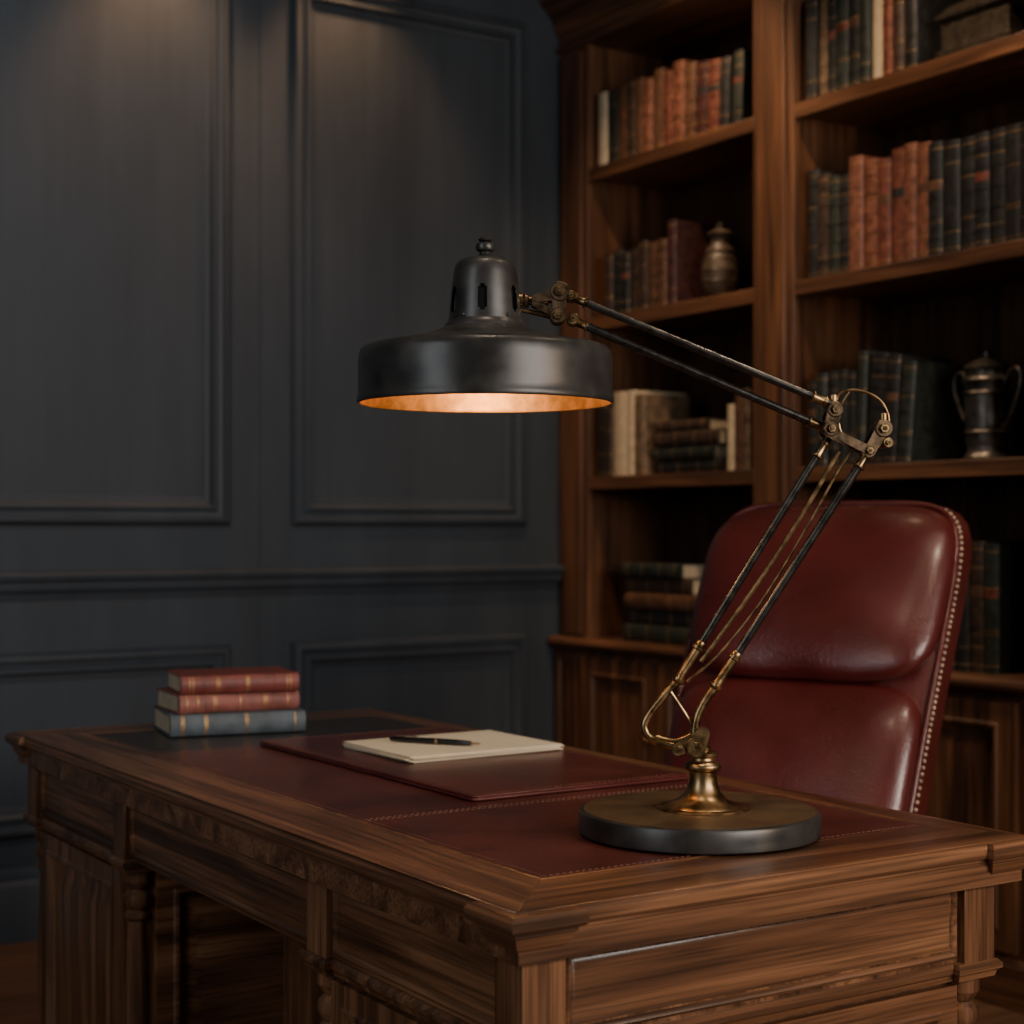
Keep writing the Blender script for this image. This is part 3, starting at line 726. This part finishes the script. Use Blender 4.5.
# ------------------------------------------------------------------ lights
def light(name, typ, loc, energy, color, rot=(0, 0, 0), parent=None, **kw):
    l = bpy.data.lights.new(name, typ); l.energy = energy; l.color = color
    for k, v_ in kw.items(): setattr(l, k, v_)
    o = bpy.data.objects.new(name, l); o.location = loc; o.rotation_euler = rot; col.objects.link(o)
    if parent: o.parent = parent
    return o
def aim(o, tgt):
    d = Vector(tgt)-o.location; o.rotation_euler = d.to_track_quat('-Z', 'Y').to_euler()
WARM = (1, .68, .42)
light("bulb_light", 'POINT', Q(SX, 440-4), 2.0, (1, .52, .20), parent=lamp, shadow_soft_size=.02)
o = light("window_light", 'AREA', (1.8, Y0+.08, 1.85), 145, (1.0, .93, .86), shape='RECTANGLE', size=2.1, size_y=1.7)
aim(o, (1.75, 2.2, 0.9))
o = light("added_side_fill", 'AREA', (X0+.08, 1.5, 1.85), 34, (.90, .95, 1.0), shape='RECTANGLE', size=1.7, size_y=1.7)  # added fill for the dark left side, no known source there
aim(o, (1.2, 4.2, 1.5))
# unseen globe lamp behind the viewpoint, added for warm hot spots on the chair
fl = empty("added_globe_lamp", (2.20, -0.30, 0))
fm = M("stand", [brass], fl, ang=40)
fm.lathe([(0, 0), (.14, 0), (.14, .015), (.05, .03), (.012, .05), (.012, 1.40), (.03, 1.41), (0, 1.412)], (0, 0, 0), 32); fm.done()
light("added_globe_light", 'POINT', (0, 0, 1.50), 38, (1, .66, .40), parent=fl, shadow_soft_size=.075)
def downlight(x, y, en, size=R(75), colr=WARM, tgt=None, blend=.8):
    g = empty("ceiling_downlight", (x, y, ZC))
    r = M("trim_ring", [brass], g); r.lathe([(.040, -.001), (.055, -.001), (.057, -.006), (.050, -.010), (.040, -.004)], (0, 0, 0), 28); r.done()
    o = light("downlight_lamp", 'SPOT', (0, 0, -.02), en, colr, parent=g, spot_size=size, spot_blend=blend, shadow_soft_size=.04)
    if tgt:
        d = Vector(tgt)-Vector((x, y, ZC-.02)); o.rotation_euler = d.to_track_quat('-Z', 'Y').to_euler()
downlight(1.74, 4.40, 46, R(80), tgt=(1.74, 4.55, 1.5), colr=(1, .54, .26))
downlight(2.36, 4.40, 38, R(80), tgt=(2.36, 4.55, 1.5), colr=(1, .54, .26))
downlight(2.62, 3.75, 80, R(80), tgt=(3.25, 3.9, 1.6))
downlight(2.55, 2.70, 80, R(80), tgt=(3.25, 3.0, 1.6))
downlight(2.1, 1.1, 60, R(75), tgt=(2.2, 2.0, .8), colr=(1, .78, .56))
downlight(1.0, 1.5, 34, R(60), tgt=(1.2, 1.9, .8), colr=(1, .80, .60))  # extra spot added to brighten the desk top
downlight(0.7, 2.4, 62, R(70), tgt=(1.25, 4.6, 1.8), colr=(.94, .97, 1.0))  # added spot, frontal fill for the back wall

w = bpy.data.worlds.new("World"); bpy.context.scene.world = w; w.use_nodes = True
w.node_tree.nodes["Background"].inputs[0].default_value = (.4, .5, .6, 1); w.node_tree.nodes["Background"].inputs[1].default_value = 0.05

# ------------------------------------------------------------------ camera
cd = bpy.data.cameras.new("camera"); cam = bpy.data.objects.new("camera", cd); col.objects.link(cam)
cam.location = (0, 0, 1.15); cam.rotation_euler = (R(90), 0, R(-32.8))
cd.sensor_width = 36; cd.lens = 57.83; cd.shift_y = 0.0176
cd.dof.use_dof = True; cd.dof.focus_distance = 2.12; cd.dof.aperture_fstop = 4.6
bpy.context.scene.camera = cam
